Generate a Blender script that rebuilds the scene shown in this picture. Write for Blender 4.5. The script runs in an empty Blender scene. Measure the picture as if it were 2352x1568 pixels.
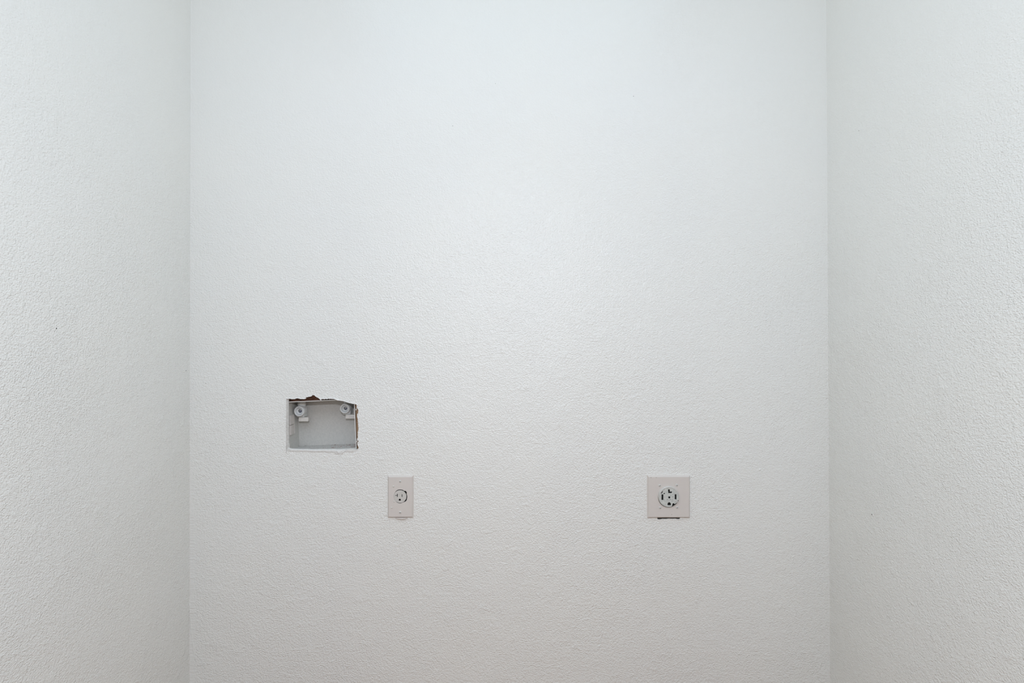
import bpy, bmesh, math, random
from mathutils import Vector
from mathutils.geometry import tessellate_polygon
random.seed(7)
S = bpy.context.scene
C = S.collection
PI = math.pi

# ---------------------------------------------------------------- camera
F = 1176.0            # focal length in pixels of the 2352 px frame (18 mm on 36 mm)
D = 1.37              # camera to back wall, metres
H = 1.22              # camera height
cam = bpy.data.cameras.new('camera')
cam.lens = 18.0; cam.sensor_width = 36.0; cam.clip_start = 0.02
co = bpy.data.objects.new('camera', cam); C.objects.link(co)
co.location = (0, -D, H); co.rotation_euler = (PI/2, 0, 0)
S.camera = co

def W(px, py, y=0.0):
    k = (D + y) / F
    return Vector(((px - 1176) * k, y, H - (py - 784) * k))
MM = D / F            # metres per pixel on the back wall

# ---------------------------------------------------------------- world, lights, exposure
w = bpy.data.worlds.new('world'); S.world = w; w.use_nodes = True
w.node_tree.nodes['Background'].inputs[0].default_value = (0.8, 0.9, 1.0, 1)
w.node_tree.nodes['Background'].inputs[1].default_value = 0.05

def area(name, loc, rot, sx, sy, power, col):
    l = bpy.data.lights.new(name, 'AREA'); l.shape = 'RECTANGLE'
    l.size = sx; l.size_y = sy; l.energy = power; l.color = col
    o = bpy.data.objects.new(name, l); C.objects.link(o)
    o.location = loc; o.rotation_euler = rot
    return o
# the bare flash just above the camera
fl = bpy.data.lights.new('camera_flash', 'POINT'); fl.shadow_soft_size = 0.022
fl.energy = 19.5; fl.color = (0.87, 0.90, 1.0)
fo = bpy.data.objects.new('camera_flash', fl); C.objects.link(fo)
fo.location = (-0.03, -D-0.02, H + 0.24)
# added unseen fills: two panels for ceiling-bounced flash, two warm side panels
area('ceiling_bounce_fill', (0, -0.85, 2.66), (0, 0, 0), 1.3, 0.7, 4.2, (0.57, 0.82, 1.0))
area('room_bounce_fill', (0, -2.1, 2.66), (0, 0, 0), 3.2, 1.5, 24, (0.68, 0.80, 1.0))
area('side_fill_left', (-2.18, -2.2, 1.75), (0, -PI/2, 0), 1.0, 1.6, 7.4, (1.0, 0.97, 0.72))
area('side_fill_right', (2.18, -2.2, 1.75), (0, PI/2, 0), 1.0, 1.6, 7.4, (1.0, 0.98, 0.80))
S.view_settings.view_transform = 'Standard'
S.view_settings.look = 'None'
S.view_settings.exposure = 0.0
S.view_settings.gamma = 1.0
S.view_settings.use_curve_mapping = False

# ---------------------------------------------------------------- materials
def mat(name, col, rough=0.5, spec=0.5, metal=0.0):
    m = bpy.data.materials.new(name); m.use_nodes = True
    b = m.node_tree.nodes['Principled BSDF']
    b.inputs['Base Color'].default_value = (*col, 1)
    b.inputs['Roughness'].default_value = rough
    b.inputs['Specular IOR Level'].default_value = spec
    b.inputs['Metallic'].default_value = metal
    return m, m.node_tree, b

def N(nt, t, **kw):
    n = nt.nodes.new(t)
    for k, v in kw.items(): setattr(n, k, v)
    return n

def math_node(nt, op, a, b=None, clamp=False):
    n = N(nt, 'ShaderNodeMath', operation=op); n.use_clamp = clamp
    for i, v in enumerate((a, b)):
        if v is None: continue
        if isinstance(v, (int, float)): n.inputs[i].default_value = v
        else: nt.links.new(v, n.inputs[i])
    return n.outputs[0]

def noise(nt, vec, scale, detail=2, rough=0.5, dist=0.0):
    n = N(nt, 'ShaderNodeTexNoise'); nt.links.new(vec, n.inputs['Vector'])
    n.inputs['Scale'].default_value = scale; n.inputs['Detail'].default_value = detail
    n.inputs['Roughness'].default_value = rough; n.inputs['Distortion'].default_value = dist
    return n.outputs['Fac']

def mapping(nt, vec, scale, loc=(0, 0, 0)):
    n = N(nt, 'ShaderNodeMapping'); nt.links.new(vec, n.inputs['Vector'])
    n.inputs['Scale'].default_value = scale; n.inputs['Location'].default_value = loc
    return n.outputs[0]

def wall_paint(name, col=(0.892, 0.895, 0.864), brushed=False, fs=1.0, strength=1.0, rough=0.27, spec=0.6):
    """roller-stippled satin wall paint with lumps and flecks"""
    m, nt, b = mat(name, col, rough, spec)
    L = nt.links.new
    tc = N(nt, 'ShaderNodeTexCoord').outputs['Object']
    fine = noise(nt, mapping(nt, tc, (0.8, 0.8, 1.0)), 340*fs, 1, 0.5, 0.0)
    med = noise(nt, tc, 150*fs, 2, 0.5, 0.1)
    broad = noise(nt, tc, 14, 2, 0.5)
    # scattered paint lumps
    lump = noise(nt, mapping(nt, tc, (1, 1, 1), (3.1, 1.7, .4)), 48, 1, 0.4, 0.3)
    lump = math_node(nt, 'MULTIPLY', math_node(nt, 'SUBTRACT', lump, 0.60, True), 3.0, True)
    h = math_node(nt, 'MULTIPLY', fine, 1.0)
    h = math_node(nt, 'ADD', h, math_node(nt, 'MULTIPLY', med, 0.8))
    h = math_node(nt, 'ADD', h, math_node(nt, 'MULTIPLY', lump, 0.55))
    # the roller left more stipple in some areas than in others
    patch = noise(nt, mapping(nt, tc, (1, 1, 1), (0.3, 5.7, 2.4)), 2.6, 2, 0.5)
    amt = math_node(nt, 'ADD', math_node(nt, 'MULTIPLY', patch, 0.9), 0.5)
    # relief weakens higher up the wall
    sep = N(nt, 'ShaderNodeSeparateXYZ'); L(tc, sep.inputs[0])
    mr = N(nt, 'ShaderNodeMapRange'); mr.interpolation_type = 'SMOOTHSTEP'
    L(sep.outputs['Z'], mr.inputs['Value'])
    mr.inputs['From Min'].default_value = 1.15; mr.inputs['From Max'].default_value = 2.05
    mr.inputs['To Min'].default_value = 1.0; mr.inputs['To Max'].default_value = 0.22
    amt = math_node(nt, 'MULTIPLY', amt, mr.outputs[0])
    h = math_node(nt, 'MULTIPLY', h, amt)
    if brushed:
        # cut-in brush strokes beside the corners
        st = noise(nt, mapping(nt, tc, (22, 22, 215)), 1.0, 2, 0.5)
        ax = math_node(nt, 'ABSOLUTE', sep.outputs['X'])
        e = N(nt, 'ShaderNodeMapRange'); L(ax, e.inputs['Value'])
        e.inputs['From Min'].default_value = 0.842; e.inputs['From Max'].default_value = 0.858
        mixf = N(nt, 'ShaderNodeMix'); mixf.data_type = 'FLOAT'
        zz = N(nt, 'ShaderNodeMapRange'); L(sep.outputs['Z'], zz.inputs['Value'])
        zz.inputs['From Min'].default_value = 1.1; zz.inputs['From Max'].default_value = 0.7
        L(math_node(nt, 'MULTIPLY', e.outputs[0], zz.outputs[0]), mixf.inputs[0]); L(h, mixf.inputs[2])
        L(math_node(nt, 'MULTIPLY', st, 1.0), mixf.inputs[3])
        h = mixf.outputs[0]
    h = math_node(nt, 'ADD', h, math_node(nt, 'MULTIPLY', broad, 0.9))
    bp = N(nt, 'ShaderNodeBump'); L(h, bp.inputs['Height'])
    bp.inputs['Strength'].default_value = 1.0
    bp.inputs['Distance'].default_value = 0.0018 * strength
    L(bp.outputs[0], b.inputs['Normal'])
    # faint unevenness of the pigment
    cr = N(nt, 'ShaderNodeMix'); cr.data_type = 'RGBA'
    L(noise(nt, tc, 5, 3, 0.5), cr.inputs[0])
    cr.inputs[6].default_value = (col[0]*0.985, col[1]*0.99, col[2]*1.0, 1)
    cr.inputs[7].default_value = (col[0]*1.015, col[1]*1.01, col[2]*1.0, 1)
    L(cr.outputs[2], b.inputs['Base Color'])
    return m

def rough_mat(name, c1, c2, scale=60, bump=0.0006, rough=0.8, stretch=(1, 1, 1), spec=0.3):
    m, nt, b = mat(name, c1, rough, spec)
    L = nt.links.new
    tc = N(nt, 'ShaderNodeTexCoord').outputs['Object']
    v = mapping(nt, tc, stretch)
    n = noise(nt, v, scale, 4, 0.6, 0.4)
    cr = N(nt, 'ShaderNodeMapRange'); L(n, cr.inputs['Value'])
    cr.inputs['From Min'].default_value = 0.35; cr.inputs['From Max'].default_value = 0.65
    mx = N(nt, 'ShaderNodeMix'); mx.data_type = 'RGBA'
    L(cr.outputs[0], mx.inputs[0]); mx.inputs[6].default_value = (*c1, 1); mx.inputs[7].default_value = (*c2, 1)
    L(mx.outputs[2], b.inputs['Base Color'])
    bp = N(nt, 'ShaderNodeBump'); L(n, bp.inputs['Height']); bp.inputs['Distance'].default_value = bump
    L(bp.outputs[0], b.inputs['Normal'])
    return m

M_BACK = wall_paint('white_satin_paint_back', brushed=True)
M_SIDE = wall_paint('white_satin_paint_side', strength=1.05, fs=1.25)
M_EDGE = rough_mat('torn_drywall_paper', (0.86, 0.85, 0.83), (0.93, 0.92, 0.90), 300, 0.0004, 0.75)
M_GYP = rough_mat('painted_cut_edge', (0.58, 0.57, 0.54), (0.72, 0.71, 0.68), 240, 0.0008, 0.7)
M_CAULK = rough_mat('smeared_filler', (0.74, 0.73, 0.70), (0.82, 0.81, 0.78), 200, 0.0009, 0.6)
M_CEIL = rough_mat('ceiling_paint', (0.82, 0.82, 0.81), (0.84, 0.84, 0.83), 80, 0.0005, 0.9)
M_FLOOR = rough_mat('warm_floor', (0.24, 0.105, 0.045), (0.32, 0.15, 0.07), 4, 0.0002, 0.5, (1, 9, 1))
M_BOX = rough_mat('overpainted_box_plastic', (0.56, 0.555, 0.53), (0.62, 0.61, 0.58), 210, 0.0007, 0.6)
M_RIM = rough_mat('box_rim_plastic', (0.80, 0.79, 0.76), (0.84, 0.83, 0.80), 300, 0.0001, 0.45)
M_VALVE = rough_mat('overpainted_valve', (0.66, 0.68, 0.68), (0.72, 0.74, 0.74), 160, 0.0002, 0.4)
M_TAG = rough_mat('handle_paint', (0.70, 0.68, 0.64), (0.76, 0.74, 0.70), 200, 0.0002, 0.55)
M_CLIP = rough_mat('clip_paint', (0.60, 0.56, 0.53), (0.66, 0.63, 0.60), 90, 0.0003, 0.6)
M_BORE = mat('valve_bore', (0.05, 0.055, 0.065), 0.4)[0]
M_PLATE = rough_mat('overpainted_steel_plate', (0.72, 0.67, 0.635), (0.735, 0.69, 0.645), 26, 0.00025, 0.45)
M_FACE = rough_mat('painted_receptacle', (0.62, 0.60, 0.56), (0.68, 0.66, 0.62), 180, 0.0002, 0.5)
M_FACE2 = rough_mat('painted_dryer_receptacle', (0.56, 0.58, 0.55), (0.70, 0.71, 0.67), 140, 0.0003, 0.45)
M_SCREW = rough_mat('painted_screw', (0.66, 0.65, 0.62), (0.74, 0.73, 0.70), 300, 0.0002, 0.35)
M_DARK = mat('screw_slot_shade', (0.012, 0.012, 0.011), 0.6)[0]  # black bar drawn as the shade in the screw slots
M_SLOT = mat('slot_shade_chip_black', (0.012, 0.014, 0.012), 0.7)[0]  # black put in for shade in slots and gaps; also colours the chips
M_WOOD = rough_mat('old_stud_wood', (0.28, 0.17, 0.10), (0.44, 0.30, 0.19), 40, 0.0008, 0.9, (3, 3, 0.5))
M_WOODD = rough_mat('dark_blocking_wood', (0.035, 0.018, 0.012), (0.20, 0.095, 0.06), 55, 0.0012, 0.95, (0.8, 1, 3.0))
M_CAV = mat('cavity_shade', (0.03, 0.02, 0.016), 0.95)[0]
M_CRUMB = rough_mat('pink_grey_crumbs', (0.36, 0.29, 0.275), (0.50, 0.46, 0.43), 260, 0.001, 0.9)
M_INK = mat('grey_ink', (0.20, 0.20, 0.26), 0.6)[0]

# ---------------------------------------------------------------- mesh helpers
def link(name, bm, m, parent=None, smooth=False):
    bmesh.ops.recalc_face_normals(bm, faces=bm.faces)
    me = bpy.data.meshes.new(name); bm.to_mesh(me); bm.free()
    ms = m if isinstance(m, (list, tuple)) else [m]
    for x in ms: me.materials.append(x)
    if smooth:
        for p in me.polygons: p.use_smooth = True
    o = bpy.data.objects.new(name, me); C.objects.link(o)
    if parent:
        o.parent = parent
        o.matrix_parent_inverse.identity()
        # vertices are in world coordinates: keep them there
        o.location = -parent_world(parent)
    return o

def parent_world(p):
    v = Vector((0, 0, 0))
    while p: v += Vector(p.location); p = p.parent
    return v

def thing(name, label, cat, loc):
    o = bpy.data.objects.new(name, None); C.objects.link(o)
    o.empty_display_size = 0.02
    o.location = loc; o['label'] = label; o['category'] = cat
    return o

def slab(bm, outer, holes, y0, y1, inset=0.0, back=True, mi=0, side_mi=None, px=True):
    """plate seen from -y: front at y0, back at y1; outlines are lists of (px,py) on the wall plane.
    The back outline is the given one, the front outline is pulled in by inset (metres)."""
    if side_mi is None: side_mi = mi
    def xz(p):
        return ((p[0]-1176)*MM, H-(p[1]-784)*MM) if px else p
    loops = [[xz(p) for p in outer]] + [[xz(p) for p in h] for h in holes]
    o = loops[0]
    cx = sum(p[0] for p in o)/len(o); cz = sum(p[1] for p in o)/len(o)
    front0 = []
    for p in o:
        dx, dz = p[0]-cx, p[1]-cz
        front0.append((p[0]-math.copysign(min(inset, abs(dx)), dx) if inset else p[0],
                       p[1]-math.copysign(min(inset, abs(dz)), dz) if inset else p[1]))
    fl_ = [front0] + loops[1:]
    fv = [[bm.verts.new((a, y0, b)) for a, b in lp] for lp in fl_]
    bv = [[bm.verts.new((a, y1, b)) for a, b in lp] for lp in loops]
    flat = [v for lp in fv for v in lp]
    flatb = [v for lp in bv for v in lp]
    for group, on in ((fv, True), (bv, back)):
        if not on: continue
        es = []
        for lp in group:
            for k in range(len(lp)): es.append(bm.edges.new((lp[k], lp[(k+1) % len(lp)])))
        r = bmesh.ops.triangle_fill(bm, use_beauty=False, use_dissolve=False, edges=es, normal=(0, -1, 0))
        for f in r['geom']:
            if isinstance(f, bmesh.types.BMFace): f.material_index = mi
    for a, b in zip(fv, bv):
        n = len(a)
        for i in range(n):
            j = (i+1) % n
            f = bm.faces.new((a[i], a[j], b[j], b[i])); f.material_index = side_mi

def box(bm, x0, x1, y0, y1, z0, z1, bev=0.0):
    r = bmesh.ops.create_cube(bm, size=1.0)
    vs = r['verts']
    for v in vs:
        v.co = Vector(((x0+x1)/2 + v.co.x*(x1-x0), (y0+y1)/2 + v.co.y*(y1-y0), (z0+z1)/2 + v.co.z*(z1-z0)))
    if bev:
        es = list({e for v in vs for e in v.link_edges})
        bmesh.ops.bevel(bm, geom=es, offset=bev, segments=3, affect='EDGES', profile=0.5)

def lathe(bm, c, axis, prof, seg=40):
    """prof: list of (radius, distance along axis)"""
    ax = Vector(axis).normalized()
    u = ax.orthogonal().normalized(); v = ax.cross(u)
    rings = []
    for r, d in prof:
        if r < 1e-6:
            rings.append([bm.verts.new(Vector(c) + ax*d)])
        else:
            rings.append([bm.verts.new(Vector(c) + ax*d + (u*math.cos(2*PI*k/seg)+v*math.sin(2*PI*k/seg))*r) for k in range(seg)])
    for a, b in zip(rings, rings[1:]):
        if len(a) == 1 and len(b) == 1: continue
        for k in range(seg):
            j = (k+1) % seg
            if len(a) == 1: bm.faces.new((a[0], b[k], b[j]))
            elif len(b) == 1: bm.faces.new((a[k], a[j], b[0]))
            else: bm.faces.new((a[k], a[j], b[j], b[k]))

def tube(bm, pts, rad, seg=6, closed=False):
    n = len(pts); rings = []
    for i, p in enumerate(pts):
        a = pts[(i-1) % n] if (closed or i > 0) else p
        b = pts[(i+1) % n] if (closed or i < n-1) else p
        t = (b - a).normalized()
        u = Vector((0, 1, 0)); v = t.cross(u)
        if v.length < 1e-5: v = Vector((1, 0, 0))
        v.normalize(); u = v.cross(t).normalized()
        r = rad(i) if callable(rad) else rad
        rings.append([bm.verts.new(p + (u*math.cos(2*PI*k/seg)+v*math.sin(2*PI*k/seg))*r) for k in range(seg)])
    m = n if closed else n-1
    for i in range(m):
        a, b = rings[i], rings[(i+1) % n]
        for k in range(seg):
            j = (k+1) % seg
            bm.faces.new((a[k], a[j], b[j], b[k]))
    if not closed:
        bm.faces.new(rings[0]); bm.faces.new(list(reversed(rings[-1])))

def blob(bm, c, sx, sy, sz, jitter=0.15, sub=2):
    r = bmesh.ops.create_icosphere(bm, subdivisions=sub, radius=1.0)
    for v in r['verts']:
        k = 1 + random.uniform(-jitter, jitter)
        v.co = Vector(c) + Vector((v.co.x*sx*k, v.co.y*sy*k, v.co.z*sz*k))

def circle(cx, cy, r, n=40, fn=None):
    return [(cx + (r+(fn(a) if fn else 0))*math.cos(a), cy - (r+(fn(a) if fn else 0))*math.sin(a))
            for a in (2*PI*k/n for k in range(n))]
def rect(x0, y0, x1, y1): return [(x0, y0), (x1, y0), (x1, y1), (x0, y1)]

def rrect(x0, y0, x1, y1, r, n=5):
    out = []
    for cx, cy, a0 in ((x1-r, y0+r, -90), (x1-r, y1-r, 0), (x0+r, y1-r, 90), (x0+r, y0+r, 180)):
        for k in range(n+1):
            a = math.radians(a0 + 90*k/n)
            out.append((cx+r*math.cos(a), cy+r*math.sin(a)))
    return out

# ---------------------------------------------------------------- room shell
ZT = 2.70
def px_x(px): return (px-1176)*MM
# the corners lean a little: (pixel column at the top of the picture, at the bottom)
def corner_x(side, z):
    py = 784 - (z-H)/MM
    t = (py)/1568.0
    return px_x(438.5 + (435-438.5)*t) if side < 0 else px_x(1897 + (1906-1897)*t)

# outline of the broken opening round the supply box
hole_pts = [(657.2, 914.5, 0), (663, 915.5, 1), (668, 914.8, 1), (672, 916.5, 1), (679, 915, 1), (684, 914, 0), (692, 915.8, 0),
    (700, 915.5, 0), (702, 911.3, 0), (709, 910.8, 0), (716, 909.3, 0), (717.5, 905.8, 0), (722, 907, 1), (727, 911, 1),
    (732, 913.5, 1), (736, 917.2, 1), (744, 915.8, 1), (755, 915.4, 1), (766, 915.0, 0), (772, 916.6, 0), (778, 918.8, 0), (790, 920.7, 0),
    (800, 924, 0), (808, 926, 0), (815, 927.3, 0), (819.5, 928.2, 0), (819.8, 934, 1), (822, 938, 1), (823.8, 942, 1),
    (823, 948, 1), (820.5, 952, 1), (821, 958, 1), (822.8, 964, 1), (823, 975, 1), (824, 985, 1), (822.5, 992, 1),
    (822, 1000, 1), (822.5, 1004, 1), (821, 1007, 1), (823, 1011, 0), (824.4, 1013.5, 0), (821, 1017, 0), (822, 1022, 0),
    (824, 1027, 0), (823, 1031.5, 0), (818, 1032.5, 0), (806, 1031.5, 0), (792, 1033, 0), (781, 1036, 0), (770, 1034.5, 0), (752, 1034, 0),
    (730, 1034.3, 0), (705, 1033.5, 0), (685, 1032.7, 0), (670, 1031.5, 0), (662, 1033, 0), (657.5, 1037, 0), (656.3, 1030, 0),
    (657.2, 1010, 0), (656.4, 980, 0), (657.2, 950, 0)]
hole = []
for i, (x, y, j) in enumerate(hole_pts):
    x2, y2, j2 = hole_pts[(i+1) % len(hole_pts)]
    d = math.hypot(x2-x, y2-y); n = max(1, int(d/1.3))
    for k in range(n):
        t = k/n; a = 0.65 if j else 0.16
        hole.append((x+(x2-x)*t+random.uniform(-a, a), y+(y2-y)*t+random.uniform(-a, a)))
# cut-out behind the range plate that shows as a dark slit under it
slit = [(1511, 1118), (1560, 1118), (1562, 1189.6), (1561, 1191.4), (1557, 1191.8), (1551, 1190.6), (1544, 1191), (1537, 1190.5), (1530, 1191.3),
        (1522, 1191.2), (1516, 1192.3), (1511, 1192.2), (1509.8, 1190.6)]
zt_py = 784-(ZT-H)/MM; zb_py = 784+H/MM
wall_outer = [(1176+corner_x(-1, ZT)/MM-8, zt_py-4), (1176+corner_x(1, ZT)/MM+8, zt_py-4),
              (1176+corner_x(1, 0)/MM+8, zb_py+4), (1176+corner_x(-1, 0)/MM-8, zb_py+4)]
bm = bmesh.new()
slab(bm, wall_outer, [hole, slit, circle(919, 1140, 22, 24)], 0.0, 0.0125, mi=0, side_mi=1)
wall_back = link('wall_back', bm, [M_BACK, M_GYP]); wall_back['kind'] = 'structure'

def side_wall(side):
    bm = bmesh.new()
    nz = 12; y_front = -0.70; th = 0.11
    a, b, c, d = [], [], [], []
    for i in range(nz+1):
        z = ZT*i/nz; x = corner_x(side, z)
        a.append(bm.verts.new((x, 0.0, z))); b.append(bm.verts.new((x, y_front, z)))
        c.append(bm.verts.new((x+side*th, y_front, z))); d.append(bm.verts.new((x+side*th, 0.0, z)))
    for i in range(nz):
        for p, q in ((a, b), (b, c), (c, d), (d, a)):
            bm.faces.new((p[i], q[i], q[i+1], p[i+1]))
    bm.faces.new((a[0], b[0], c[0], d[0])); bm.faces.new((a[-1], b[-1], c[-1], d[-1]))
    o = link('wall_left' if side < 0 else 'wall_right', bm, M_SIDE); o['kind'] = 'structure'
    return o
wall_left = side_wall(-1); wall_right = side_wall(1)

def shell_box(name, x0, x1, y0, y1, z0, z1, m):
    bm = bmesh.new(); box(bm, x0, x1, y0, y1, z0, z1)
    o = link(name, bm, m); o['kind'] = 'structure'; return o
shell_box('floor', -2.3, 2.3, -4.1, 0.12, -0.1, 0.0, M_FLOOR)
shell_box('ceiling', -2.3, 2.3, -4.1, 0.12, ZT, ZT+0.1, M_CEIL)
for sgn, nm in ((-1, 'wall_front_left'), (1, 'wall_front_right')):
    x = 0.975
    shell_box(nm, min(sgn*x, sgn*2.3), max(sgn*x, sgn*2.3), -0.70, -0.60, 0, ZT, M_SIDE)
shell_box('wall_room_left', -2.3, -2.2, -4.0, -0.60, 0, ZT, M_SIDE)
shell_box('wall_room_right', 2.2, 2.3, -4.0, -0.60, 0, ZT, M_SIDE)
shell_box('wall_room_rear', -2.3, 2.3, -4.1, -4.0, 0, ZT, M_SIDE)

# painted-over caulk line in each inside corner
for side, nm in ((-1, 'trim_1'), (1, 'trim_2')):
    bm = bmesh.new(); pts = []
    n = 150
    rr = 0.0012
    prev = None
    for i in range(n+1):
        z = ZT*i/n
        x = corner_x(side, z)
        r = rr*(1+.08*math.sin(i*.9)+.06*math.sin(i*2.3))
        ring = [bm.verts.new((x+side*0.001, 0.001, z))]
        for k in range(5):
            a = PI/2*k/4
            ring.append(bm.verts.new((x - side*r*(1-math.sin(a)), -r*(1-math.cos(a)), z)))
        if prev:
            for k in range(5): bm.faces.new((prev[k], prev[k+1], ring[k+1], ring[k]))
            bm.faces.new((prev[5], prev[0], ring[0], ring[5]))
        prev = ring
    o = link(nm, bm, M_BACK if side > 0 else M_SIDE, smooth=True); o['kind'] = 'structure'
# the loose paint edge that leaves the left corner near the bottom
bm = bmesh.new()
pp = [(435.5, 1385), (437, 1410), (439, 1440), (442.5, 1470), (445.5, 1500), (448, 1518)]
pts = []
for a, b in zip(pp, pp[1:]):
    for k in range(6):
        t = k/6; pts.append(W(a[0]+(b[0]-a[0])*t+random.uniform(-.15, .15), a[1]+(b[1]-a[1])*t, -0.0003))
tube(bm, pts, lambda i: 0.0008*(1+0.3*math.sin(i*1.7)))
link('paint_edge', bm, M_BACK, wall_back, True)

# ---------------------------------------------------------------- broken edge details (children of the back wall)
# torn paper lip round the opening
bm = bmesh.new()
lip = [W(x, y, -0.0002+random.uniform(-.0004, .0002)) for x, y in hole]
def lr(i):
    x, y = hole[i]
    top = y < 930
    return (0.0009 if top else 0.0006)*random.uniform(0.6, 1.5)
tube(bm, lip, lr, 6, True)
link('torn_paper_edge', bm, M_EDGE, wall_back, True)
# curled strip of paper over the top of the opening
bm = bmesh.new()
def strip(pts, rad, y):
    q = []
    for a, b in zip(pts, pts[1:]):
        for k in range(4):
            t = k/4; q.append(W(a[0]+(b[0]-a[0])*t, a[1]+(b[1]-a[1])*t, y))
    q.append(W(*pts[-1], y))
    tube(bm, q, lambda i: rad*(0.7+0.5*math.sin(PI*i/len(q))), 6)
strip([(756, 914.5), (762, 915), (768, 915.2), (772, 917.2), (776, 918.8), (781, 919.2)], 0.0013, -0.001)
strip([(735, 914.5), (736.5, 918), (738, 919.5)], 0.0009, 0.0)
strip([(700, 912), (702.5, 914), (700, 916)], 0.0010, -0.0005)
strip([(814, 926.5), (819, 927.5), (822, 931)], 0.0010, -0.0006)
link('curled_paper', bm, M_EDGE, wall_back, True)
# hanging blobs of plaster on the right edge
bm = bmesh.new()
for x, y, s in ((822, 1008.5, 2.6), (820.5, 1011, 1.6), (819.6, 1014, 1.5), (817.8, 940.5, 1.8), (819.5, 936.5, 1.4), (820.8, 950.5, 1.0),
                (820.5, 957, .9), (823, 1031, 1.6), (820.5, 970, .7), (821, 1020, .8)):
    blob(bm, W(x, y, 0.001), s*MM*.75, s*MM*.6, s*MM*.9, 0.32)
link('plaster_blobs', bm, M_EDGE, wall_back, True)['kind'] = 'stuff'

# smeared filler ledge under the opening
bm = bmesh.new()
top = [(661, 1027.5), (664, 1029), (672, 1030.3), (690, 1031.2), (706, 1031), (718, 1031.8), (730, 1031.5), (742, 1031.3), (755, 1031.7),
       (766, 1031.2), (775, 1032.5), (790, 1032.3), (800, 1031.6), (812, 1031), (822, 1032.5)]
bot = [(658, 1038), (664, 1037.2), (672, 1037.2), (690, 1037.6), (706, 1037.2), (718, 1039), (730, 1038.4), (742, 1038.2), (755, 1039.5),
       (766, 1039.5), (773, 1044.5), (783, 1044.5), (789, 1038.6), (812, 1038), (822, 1036)]
def samp(lst, t):
    f = t*(len(lst)-1); i = min(int(f), len(lst)-2); f -= i
    return (lst[i][0]+(lst[i+1][0]-lst[i][0])*f, lst[i][1]+(lst[i+1][1]-lst[i][1])*f)
rows = []; n = 150
for i in range(n+1):
    t = i/n; a = samp(top, t); b = samp(bot, t)
    jb = random.uniform(-.5, .5); row = []
    e = min(1, 8*t, 8*(1-t))
    for k, (s, dep) in enumerate(((-.15, .006), (0.0, 0.0012), (.22, -.0007), (.5, -.0009), (.78, -.0012), (1.0, .0004))):
        x = a[0]+(b[0]-a[0])*s; y = a[1]+(b[1]+jb-a[1])*s
        dd = dep*e if dep < 0 else dep
        row.append(bm.verts.new(W(x, y, dd+random.uniform(-.0003, .0003))))
    rows.append(row)
for p, q in zip(rows, rows[1:]):
    for k in range(5): bm.faces.new((p[k], p[k+1], q[k+1], q[k]))
for x, y, s in ((778, 1039, 4.2), (774, 1036.5, 3.0), (784, 1036, 2.4), (696, 1037, 1.5), (701, 1036.3, 1.2), (690, 1036.5, 1.0), (780, 1048, 1.3), (783, 1045, 1.0), (664, 1031, 2.4)):
    blob(bm, W(x, y, 0.0), s*MM, min(s*MM*.45, .0016), s*MM*.8, 0.24)
link('filler_ledge', bm, M_CAULK, wall_back, True)
# hairline tear that runs down from the lower left corner
bm = bmesh.new()
q = [W(a, b, -0.0001) for a, b in ((663, 1018), (661.5, 1022), (660.5, 1027), (658.8, 1032), (657.5, 1036), (656.8, 1040))]
tube(bm, q, 0.0008, 5)
link('paint_ridge', bm, M_CAULK, wall_back, True)

# filler pressed between the cut drywall and the left side of the box
bm = bmesh.new(); prev = None
for i in range(121):
    t = i/120; y = 915.2+(1036-915.2)*t
    xi = 663.6 + 0.6*t + random.uniform(-.35, .35) + (1.5 if 1018 < y < 1030 else 0)
    row = [bm.verts.new(W(656.6+random.uniform(-.1, .2), y, -.0001)), bm.verts.new(W(659+random.uniform(-.3, .3), y, .0012)),
           bm.verts.new(W(661.5+random.uniform(-.3, .3), y, .0030)), bm.verts.new(W(xi, y, .0046)), bm.verts.new(W(xi+.3, y, .009))]
    if prev:
        for k in range(4): bm.faces.new((prev[k], prev[k+1], row[k+1], row[k]))
    prev = row
link('side_filler', bm, M_GYP, wall_back, True)

# framing seen through the gaps
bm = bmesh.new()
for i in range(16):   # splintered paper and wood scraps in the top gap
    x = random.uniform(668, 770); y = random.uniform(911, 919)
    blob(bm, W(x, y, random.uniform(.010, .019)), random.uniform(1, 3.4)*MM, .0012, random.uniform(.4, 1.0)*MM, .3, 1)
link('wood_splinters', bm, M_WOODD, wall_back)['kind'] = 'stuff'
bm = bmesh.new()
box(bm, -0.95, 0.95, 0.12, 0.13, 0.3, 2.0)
link('cavity_backing', bm, M_CAV, wall_back)  # dark sheet coloured as the shade deep in the wall cavity

# dings and specks in the paint
def ding(px, py, r, parent, y=0.0):
    bm = bmesh.new()
    c = W(px, py, y)
    lathe(bm, c, (0, -1, 0), [(r*1.9*MM, -.0002), (r*1.5*MM, .0005), (r*1.0*MM, .0004), (r*.8*MM, .00005), (0, .00005)], 14)
    for v in bm.verts: v.co.x += random.uniform(-.2, .2)*r*MM; v.co.z += random.uniform(-.2, .2)*r*MM
    for f in bm.faces:
        if max((v.co-c).length for v in f.verts) < r*1.05*MM*1.25: f.material_index = 1
    link('nail_hole', bm, [M_BACK, M_CAV], parent)
ding(473, 880, 0.7, wall_back); ding(1040, 289, 0.6, wall_back); ding(1455, 221, 0.6, wall_back); ding(1138, 192, .5, wall_back)
def side_pt(side, px, py):
    # point of a side wall that a pixel sees
    z = H
    for _ in range(6):
        x = corner_x(side, z); d = abs(x)*F/abs(px-1176); z = H-(py-784)*d/F
    return Vector((x, d-D, z))
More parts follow.
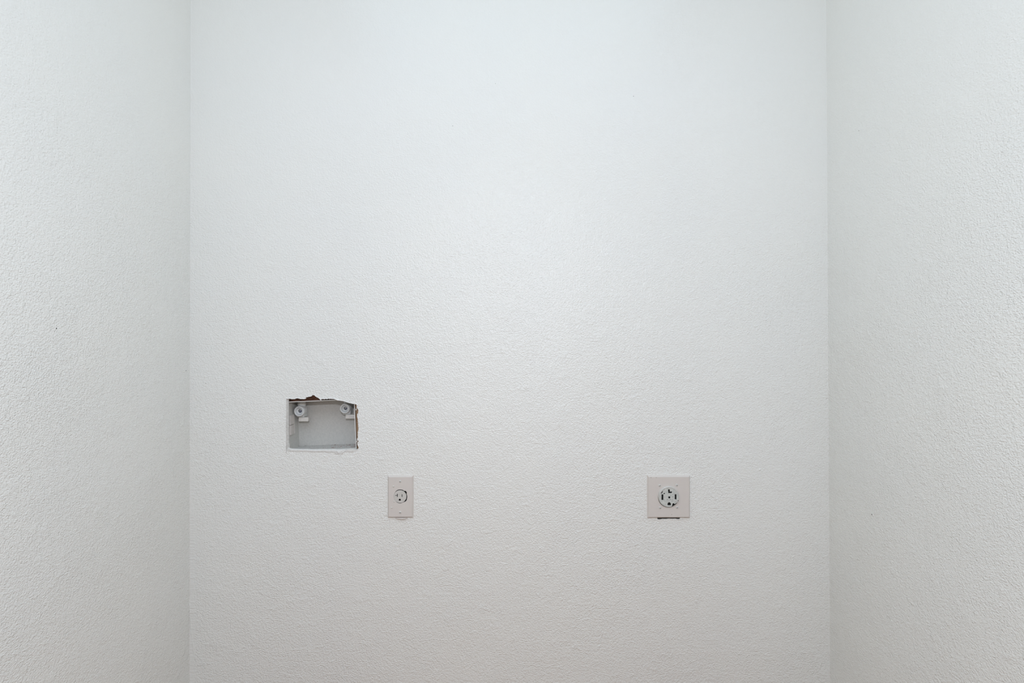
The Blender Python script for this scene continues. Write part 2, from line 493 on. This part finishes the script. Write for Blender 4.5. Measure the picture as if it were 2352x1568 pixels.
def side_ding(side, px, py, r, dark, parent):
    bm = bmesh.new(); c = side_pt(side, px, py)
    if dark:
        lathe(bm, c, (-side, 0, 0), [(r*2.0, -.0003), (r*1.5, .0007), (r, .0005), (r*.8, .0001), (0, .0001)], 14)
        for v in bm.verts: v.co.y += random.uniform(-.25, .25)*r; v.co.z += random.uniform(-.25, .25)*r
        for f in bm.faces:
            if max((v.co-c).length for v in f.verts) < r*1.3: f.material_index = 1
        link('nail_hole', bm, [M_SIDE, M_CAV], parent)
    else:
        blob(bm, c, r*.45, r, r*1.1, .15); link('paint_lump', bm, M_SIDE, parent, True)
side_ding(-1, 129, 754, .0012, True, wall_left); side_ding(-1, 427, 851, .0011, True, wall_left)
side_ding(1, 2003, 1181, .0016, True, wall_right); side_ding(1, 1973, 300, .0009, True, wall_right)
for px_, py_ in ((2048, 1426), (2307, 317), (2297, 1390), (2120, 880)):
    side_ding(1, px_, py_, .0020, False, wall_right)
for px_, py_ in ((186, 1422), (120, 640), (60, 1180), (395, 1057)):
    side_ding(-1, px_, py_, .0020, False, wall_left)
for px_, py_, s in ((1745, 1078, 2.3), (1750, 1082, 1.4), (1507, 990, 1.5), (1285, 800, 1.6)):
    bm = bmesh.new(); blob(bm, W(px_, py_, 0), s*MM, s*MM*.45, s*MM, .15); link('paint_lump', bm, M_BACK, wall_back, True)

# ---------------------------------------------------------------- washer supply box
RY = 0.0085                      # rim plane
DEP = 0.062                      # depth of the box
kf = (D+RY)/F
cpx, cpy = 739.2, 976.2
ROT = math.radians(2.3)
base = W(cpx, cpy, RY)
sbox = thing('washer_supply_box', 'recessed washing machine supply box in a ragged wall hole, two painted-over valves inside', 'supply box', base)
def BP(u, v, y):                 # u right, v down in metres from the box centre, turned a little anticlockwise
    c, s = math.cos(ROT), math.sin(ROT)
    return Vector((base.x + u*c + v*s, y, base.z + u*s - v*c))
hw, hh = 76.3*kf, 55.8*kf; th = 0.0016
# shell: inner skin, rim, outer skin
bm = bmesh.new()
def ring(du, y, t=0.0): return [bm.verts.new(BP(a*(hw+du), b*(hh+du), y)) for a, b in ((-1, -1), (1, -1), (1, 1), (-1, 1))]
y_b = RY+DEP
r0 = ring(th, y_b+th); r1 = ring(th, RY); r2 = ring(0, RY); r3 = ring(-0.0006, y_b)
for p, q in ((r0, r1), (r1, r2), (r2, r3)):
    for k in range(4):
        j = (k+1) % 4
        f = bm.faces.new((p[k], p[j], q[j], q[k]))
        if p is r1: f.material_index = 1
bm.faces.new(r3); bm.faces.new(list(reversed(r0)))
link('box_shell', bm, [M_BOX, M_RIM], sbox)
# bright front rim, a thin strip standing a touch proud
bm = bmesh.new()
def bbox(u0, u1, v0, v1, y0, y1, bev=0):
    vs0 = len(bm.verts)
    r = bmesh.ops.create_cube(bm, size=1.0)
    for v in r['verts']:
        v.co = BP((u0+u1)/2+v.co.x*(u1-u0), (v0+v1)/2+v.co.z*(v1-v0), (y0+y1)/2+v.co.y*(y1-y0))
    if bev:
        es = list({e for v in r['verts'] for e in v.link_edges})
        bmesh.ops.bevel(bm, geom=es, offset=bev, segments=3, affect='EDGES', profile=0.5)
bbox(-hw, hw, -hh-th, -hh+0.0002, RY-0.0012, RY+0.004)
bbox(hw-0.0002, hw+th, -hh, hh, RY-0.0012, RY+0.004)
link('box_rim', bm, M_RIM, sbox)
# two moulded clip blocks on the inner left side
for v0, v1 in ((-24.0, -3.5), (-1.5, 19.5)):
    bm = bmesh.new()
    bbox(-hw, -hw+0.0042, v0*kf, v1*kf, RY+0.003, RY+0.026, 0.0006)
    link('side_clip', bm, M_CLIP, sbox)
# scraped floor of the box, with crumbs lying on it
bm = bmesh.new()
for i in range(110):
    u = random.uniform(-0.05, hw-.003); y = random.uniform(RY+0.012, y_b-.003)
    s = random.uniform(.0008, .0030)*(0.5 if u < 0 else 1)
    blob(bm, BP(u, hh-s*.2, y), s*1.1, s*.8, s*.6, .35, 1)
o = link('plaster_crumbs', bm, M_CRUMB, sbox); o['kind'] = 'stuff'; o['label'] = 'pinkish grey plaster crumbs'
bm = bmesh.new()   # ridges of brushed filler along the bottom back
for i in range(10):
    x0 = random.uniform(670, 780); y0 = random.uniform(1022, 1028)
    q = [W(x0+k*3.0, y0+random.uniform(-1, 1), y_b-.004-.0004*k) for k in range(6)]
    tube(bm, q, random.uniform(.0006, .0013), 5)
link('filler_ridges', bm, M_BOX, sbox, True)['kind'] = 'stuff'

bm = bmesh.new(); bbox(hw+th+.0002, hw+.045, -.40, .30, .0127, 0.10, .001)
link('stud', bm, M_WOOD, wall_back)
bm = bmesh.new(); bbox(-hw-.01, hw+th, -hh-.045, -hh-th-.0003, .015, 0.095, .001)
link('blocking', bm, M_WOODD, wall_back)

def valve(cx, cy, body_cx, right=False):
    """cx,cy: pixel centre of the hose outlet face; body_cx: pixel column of the body"""
    yf = RY+0.020            # front plane of the hose outlet
    c = W(cx, cy, yf)
    R = (11.1 if right else 11.7)*(D+yf)/F
    ybody = yf+0.022
    bc = W(body_cx, cy, ybody)
    root = bpy.data.objects.new('valve', None); C.objects.link(root)
    root.empty_display_size = 0.01
    root.parent = sbox; root.location = c-base
    # body: squarish casting with a stem up to the box top
    bm = bmesh.new()
    box(bm, bc.x-0.0105, bc.x+0.0105, ybody-0.009, ybody+0.014, bc.z-0.0150, bc.z+0.0135, 0.0022)
    lathe(bm, (bc.x, ybody+.002, bc.z), (0, 0, 1), [(0, .008), (.0105, .008), (.0105, .030), (0, .030)], 24)
    link('valve_body', bm, M_VALVE, root)
    bm = bmesh.new()          # collar under the box top
    ztop = W(0, cy-17.2, ybody).z
    lathe(bm, (bc.x, ybody+.002, ztop), (0, 0, 1), [(0, -.0018), (.0108, -.0018), (.0116, -.0008), (.0116, .0012), (.0108, .0022), (0, .0022)], 28)
    link('collar', bm, M_TAG, root, False)
    # hose outlet
    bm = bmesh.new()
    ax = Vector((bc.x-c.x, ybody-yf, bc.z-c.z))
    ax = (0, 1, 0)
    lathe(bm, c, ax, [(R*1.0, .020), (R, .0015), (R*.96, .0003), (R*.90, 0), (R*.76, .0), (R*.72, .0008), (R*.705, .0100), (R*.65, .0100), (R*.64, .0035),
                      (R*.37, .0070), (R*.32, .0095)], 48)
    for k in range(1):        # thread ridge
        lathe(bm, c + Vector((0, .004+.0045*k, 0)), ax, [(R*.99, 0), (R*1.045, .001), (R*1.045, .002), (R*.99, .003)], 48)
    link('hose_outlet', bm, M_VALVE, root, True)
    bm = bmesh.new()
    lathe(bm, c, ax, [(R*.325, .0090), (R*.27, .016), (0, .016)], 24)
    link('outlet_bore', bm, M_BORE, root, True)
    bm = bmesh.new()          # little ball in the bore
    blob(bm, c+Vector((.0004, .0125, -.0010)), R*.2, R*.16, R*.2, 0)
    link('bore_ball', bm, M_INK, root, True)
    # neck joining outlet and body
    bm = bmesh.new()
    n0 = c + Vector((0, .015, 0)); n1 = Vector((bc.x, ybody-.002, bc.z))
    d = (n1-n0)
    lathe(bm, n0, d, [(R*.82, 0), (R*.82, d.length)], 28)
    link('neck', bm, M_VALVE, root, True)
    # lever plate below
    yl = yf+0.010
    tl = W(cx-1 if not right else cx+1.8, cy+13.6, yl); br = W(cx+21.2 if not right else cx+24.8, cy+23.2, yl)
    bm = bmesh.new()
    box(bm, tl.x, br.x, yl, yl+0.010, br.z, tl.z, 0.0018)
    link('lever', bm, M_TAG, root)
    bm = bmesh.new()          # lever stem up to the body
    box(bm, bc.x-.0035, bc.x+.0035, yl+.004, yl+.011, tl.z-.002, bc.z-.010, .0005)
    link('lever_stem', bm, M_VALVE, root)
    if right:                 # smudged print on the lever
        bm = bmesh.new()
        for k, (a, b, t) in enumerate(((802, 804, .3), (804.6, 806, .45), (806.8, 808.8, .5), (809.4, 810.6, .4), (811, 812.6, .6))):
            p0 = W(a, 957-t*.7, yl-.0001); p1 = W(b, 957+t*.7, yl-.0001)
            box(bm, p0.x, p1.x, yl-.00015, yl+.0002, p1.z, p0.z)
        link('lever_print', bm, M_INK, root)
    return root
valve(686.5, 944.6, 692.6)
valve(791.6, 938.3, 798.5, True)

# ---------------------------------------------------------------- single receptacle
def screw(parent, px, py, y, r, ang):
    bm = bmesh.new(); c = W(px, py, y)
    lathe(bm, c, (0, -1, 0), [(r, -.0004), (r, .0006), (r*.8, .0013), (r*.45, .0017), (0, .0018)], 20)
    o = link('screw', bm, M_SCREW, parent, True)
    bm = bmesh.new()
    ca, sa = math.cos(ang), math.sin(ang)
    vs = []
    for yy in (-.00186, -.0012):
        for a, b in ((-1, -1), (1, -1), (1, 1), (-1, 1)):
            u, v = a*r*.42, b*r*.16
            vs.append(bm.verts.new((c.x+u*ca-v*sa, c.y+yy, c.z+u*sa+v*ca)))
    for f in ((0, 1, 2, 3), (7, 6, 5, 4), (0, 1, 5, 4), (1, 2, 6, 5), (2, 3, 7, 6), (3, 0, 4, 7)): bm.faces.new([vs[i] for i in f])
    link('screw_slot', bm, M_DARK, o)
    return o

PT = -0.0058          # plate front plane
def at_depth(pts, y):
    """pixels read from the photograph at depth y, re-expressed on the wall plane"""
    k = (D+y)/D
    return [(1176+(x-1176)*k, 784+(v-784)*k) for x, v in pts]

P1 = W(920, 1139, 0)
out1 = thing('wall_outlet', 'small upright outlet plate with one round receptacle, right below the broken wall hole', 'outlet', P1)
def gap(a):
    d = math.degrees(a) % 360
    def bump(c, w_, h): 
        e = abs((d-c+180) % 360-180)
        return h*max(0, 1-(e/w_)**2)
    return (0.15 + bump(100, 45, 1.2) + bump(38, 16, 3.2) + bump(60, 22, .9) + bump(-10, 48, 1.6) + bump(-42, 24, 1.3) + bump(262, 34, 1.1))
c1x, c1y, r1_ = 919.0, 1139.8, 14.7
bm = bmesh.new()
slab(bm, at_depth(rect(890.6, 1090.8, 950.2, 1188.2), 0), [at_depth(circle(c1x, c1y, r1_, 72, gap), PT)], PT, 0.0, inset=0.0040, back=False)
bmesh.ops.remove_doubles(bm, verts=bm.verts, dist=1e-6)
link('cover_plate', bm, M_PLATE, out1)
bm = bmesh.new()
slots = [
    [(911.9, 1133.6), (913.4, 1133.6), (913.4, 1140.8), (911.9, 1140.8), (911.9, 1137.9), (907.7, 1137.9), (907.7, 1136.7), (911.9, 1136.7)],
    rect(922.9, 1134.6, 924.3, 1140.6),
    [(916.0, 1149.3), (916.0, 1147.0), (916.8, 1145.5), (918.2, 1144.9), (919.6, 1145.5), (920.5, 1147.0), (920.5, 1149.3)]]
FY = PT+0.0004
slab(bm, at_depth(circle(c1x, c1y, r1_-.1, 56), FY), [at_depth(s, FY) for s in slots], FY, 0.004, inset=0, side_mi=1)
link('receptacle_face', bm, [M_FACE, M_SLOT], out1)
bm = bmesh.new(); lathe(bm, W(c1x, c1y, 0.0045), (0, 1, 0), [(0, 0), (20*MM, 0), (20*MM, .003), (0, .003)], 32)
link('receptacle_body', bm, M_SLOT, out1)
screw(out1, 919, 1105.2, PT, .0031, 1.1); screw(out1, 919.2, 1176.2, PT, .0031, .4)
bm = bmesh.new()
blob(bm, W(903.6, 1116.8, PT), .0024, .0012, .0028, .15); link('paint_drip', bm, M_TAG, out1, True)
bm = bmesh.new()
blob(bm, W(899.6, 1165.5, PT), .0026, .0012, .0022, .2); link('paint_drip', bm, M_TAG, out1, True)
bm = bmesh.new()
blob(bm, W(905.2, 1151.5, PT), .0020, .0007, .0022, .2); link('paint_drip', bm, M_TAG, out1, True)
bm = bmesh.new()   # filler squeezed out under the plate
q = [W(909+k*2.2, 1189.3+[0, .3, .5, .8, 1.1, 1.2, 1.4, 1.5, 1.5, 1.4, 1.0, .5, -.2][k], -.0022) for k in range(13)]
tube(bm, q, lambda i: .0009+.0017*math.sin(PI*min(1, (i+.6)/13)), 8)
blob(bm, W(928, 1190.0, -.002), .0052, .0024, .0020, .08)
link('filler_smear', bm, M_PLATE, out1, True)

# ---------------------------------------------------------------- dryer receptacle
P2 = W(1535, 1139, 0)
out2 = thing('dryer_outlet', 'large square outlet plate with a protruding round four-slot dryer receptacle, chipped paint', 'outlet', P2)
bm = bmesh.new()
c2x, c2y = 1536.2, 1141.0
slab(bm, at_depth(rect(1486.0, 1090.5, 1584.6, 1188.6), 0), [at_depth(circle(c2x-.8, c2y, 24.0, 64), PT), at_depth(circle(1542.8, 1181, .65, 8), PT)], PT, 0.0, inset=0.0040, back=False)
link('cover_plate', bm, M_PLATE, out2)
RF = PT-0.0038
bm = bmesh.new()
r2 = 22.9
slots = [
    [(1534.4, 1123.6), (1538.6, 1123.4), (1538.2, 1127.6), (1538.9, 1128.8), (1543.8, 1128.3), (1542.8, 1131.8), (1535.0, 1131.9)],
    rect(1519.4, 1135.0, 1523.5, 1147.7),
    [(1549.8, 1134.8), (1553.6, 1134.8), (1553.6, 1146.9), (1551.6, 1146.2), (1549.8, 1146.2)],
    circle(1537.2, 1141.9, 2.35, 20),
    [(1533.2, 1159.8), (1533.2, 1156.4), (1534.4, 1154.0), (1537.0, 1152.9), (1539.6, 1154.0), (1540.9, 1156.4), (1540.9, 1159.8)],
    # chipped holes in the paint skin
    [(1518.2, 1132.6), (1519.6, 1130.2), (1521.4, 1127.8), (1522.7, 1127.2), (1522.4, 1129.3), (1520.6, 1131.9), (1519.0, 1133.3)],
    [(1523.2, 1133.4), (1524.8, 1132.2), (1526.0, 1131.4), (1528.0, 1133.8), (1525.8, 1134.2)],
    [(1543.0, 1161.0), (1544.4, 1159.4), (1544.0, 1157.8), (1545.6, 1155.6), (1548.0, 1155.0), (1548.8, 1157.0), (1551.0, 1156.8),
     (1553.0, 1154.8), (1555.6, 1153.6), (1554.4, 1155.8), (1551.6, 1158.6), (1548.9, 1159.4), (1547.6, 1161.6), (1545.4, 1162.6), (1543.6, 1162.2)],
]
slots = [at_depth(s, RF) for s in slots]
outer = at_depth(circle(c2x, c2y, r2, 64), RF)
# face with a small rounded shoulder
bm2 = bm
slab(bm2, outer, slots, RF, RF+.0045, inset=0, back=False, side_mi=1)
cc = W(c2x, c2y, RF); rr = r2*(D+RF)/F
for f in list(bm2.faces): pass
lathe(bm2, cc, (0, 1, 0), [(rr, .0), (rr*1.018, .0007), (rr*1.03, .0018), (rr*1.03, .0085)], 64)
link('receptacle_face', bm2, [M_FACE2, M_SLOT], out2)
# raised rim, thick with paint
bm = bmesh.new()
q = [cc + Vector((rr*.975*math.cos(PI*k/40+.35), .0002, rr*.975*math.sin(PI*k/40+.35))) for k in range(41)]
tube(bm, q, lambda i: .0003+.0013*math.sin(PI*i/40)**.6, 8)
link('painted_rim', bm, M_SCREW, out2, True)
bm = bmesh.new(); lathe(bm, cc+Vector((0, .0046, 0)), (0, 1, 0), [(0, 0), (rr*.98, 0), (rr*.98, .012), (0, .012)], 40)
link('receptacle_body', bm, M_SLOT, out2)
# black block put in as shade in the slit below the plate
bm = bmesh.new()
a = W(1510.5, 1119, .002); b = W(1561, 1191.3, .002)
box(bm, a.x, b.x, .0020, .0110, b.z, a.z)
link('slit_shade_block', bm, M_SLOT, out2)
# chips of missing paint and raised lettering remains
bm = bmesh.new()
for x, y, s in ((1532.8, 1147.1, .9), (1539.5, 1147.2, .75), (1543.4, 1147.1, .7), (1543.4, 1151.0, .6), (1525.6, 1147.9, .6), (1545.2, 1135.2, .6),
                (1540.4, 1137.8, .5), (1545.2, 1140.3, .8), (1526.0, 1138.2, .55), (1526.0, 1141.8, .5), (1557.2, 1149.4, 1.2), (1553.6, 1150.4, .7), (1526.6, 1129.7, .4), (1516.0, 1139.0, .7)):
    blob(bm, W(x, y, RF), s*MM*.8, .0003, s*MM, .35, 1)
link('paint_chips', bm, M_SLOT, out2)['kind'] = 'stuff'
bm = bmesh.new()
for x0, y0, x1, y1 in ((1527.6, 1134.5, 1528.1, 1146), (1534.5, 1133.6, 1545.5, 1133.9), (1547.6, 1136, 1548.0, 1146), (1533, 1149.4, 1541, 1149.8), (1554.2, 1131.6, 1556.4, 1132.2)):
    a = W(x0, y0, RF); b = W(x1, y1, RF); box(bm, a.x, b.x+.0003, RF-.0003, RF+.0002, b.z-.0003, a.z)
link('moulded_ridges', bm, M_SCREW, out2)['kind'] = 'stuff'
bm = bmesh.new()   # paint flap hanging over the chipped edge
for x, y, s in ((1551.0, 1148.6, 1.9), (1555, 1151.2, 1.5), (1557.4, 1152.6, 1.1), (1542.5, 1155.6, .9), (1549.8, 1152.8, 1.0)):
    blob(bm, W(x, y, RF-.0002), s*MM, .0007, s*MM*.7, .25)
link('paint_flap', bm, M_SCREW, out2, True)
for x, y, a in ((1515.2, 1114.6, .8), (1554.6, 1113.6, 2.3), (1516.0, 1165.8, 2.6), (1555.0, 1165.2, .3)):
    screw(out2, x, y, PT, .0032, a)
bm = bmesh.new()
for x in (1495.2, 1507.2):
    blob(bm, W(x, 1096.7, PT), .0012, .0003, .0005, .2, 1)
link('paint_nicks', bm, M_CAV, out2)['kind'] = 'stuff'
bm = bmesh.new()
q = [W(1555+k*1.8, 1191.4+1.3*math.sin(PI*k/7), -.0004) for k in range(8)]
tube(bm, q, .0008, 6)
link('paint_ridge', bm, M_BACK, wall_back, True)
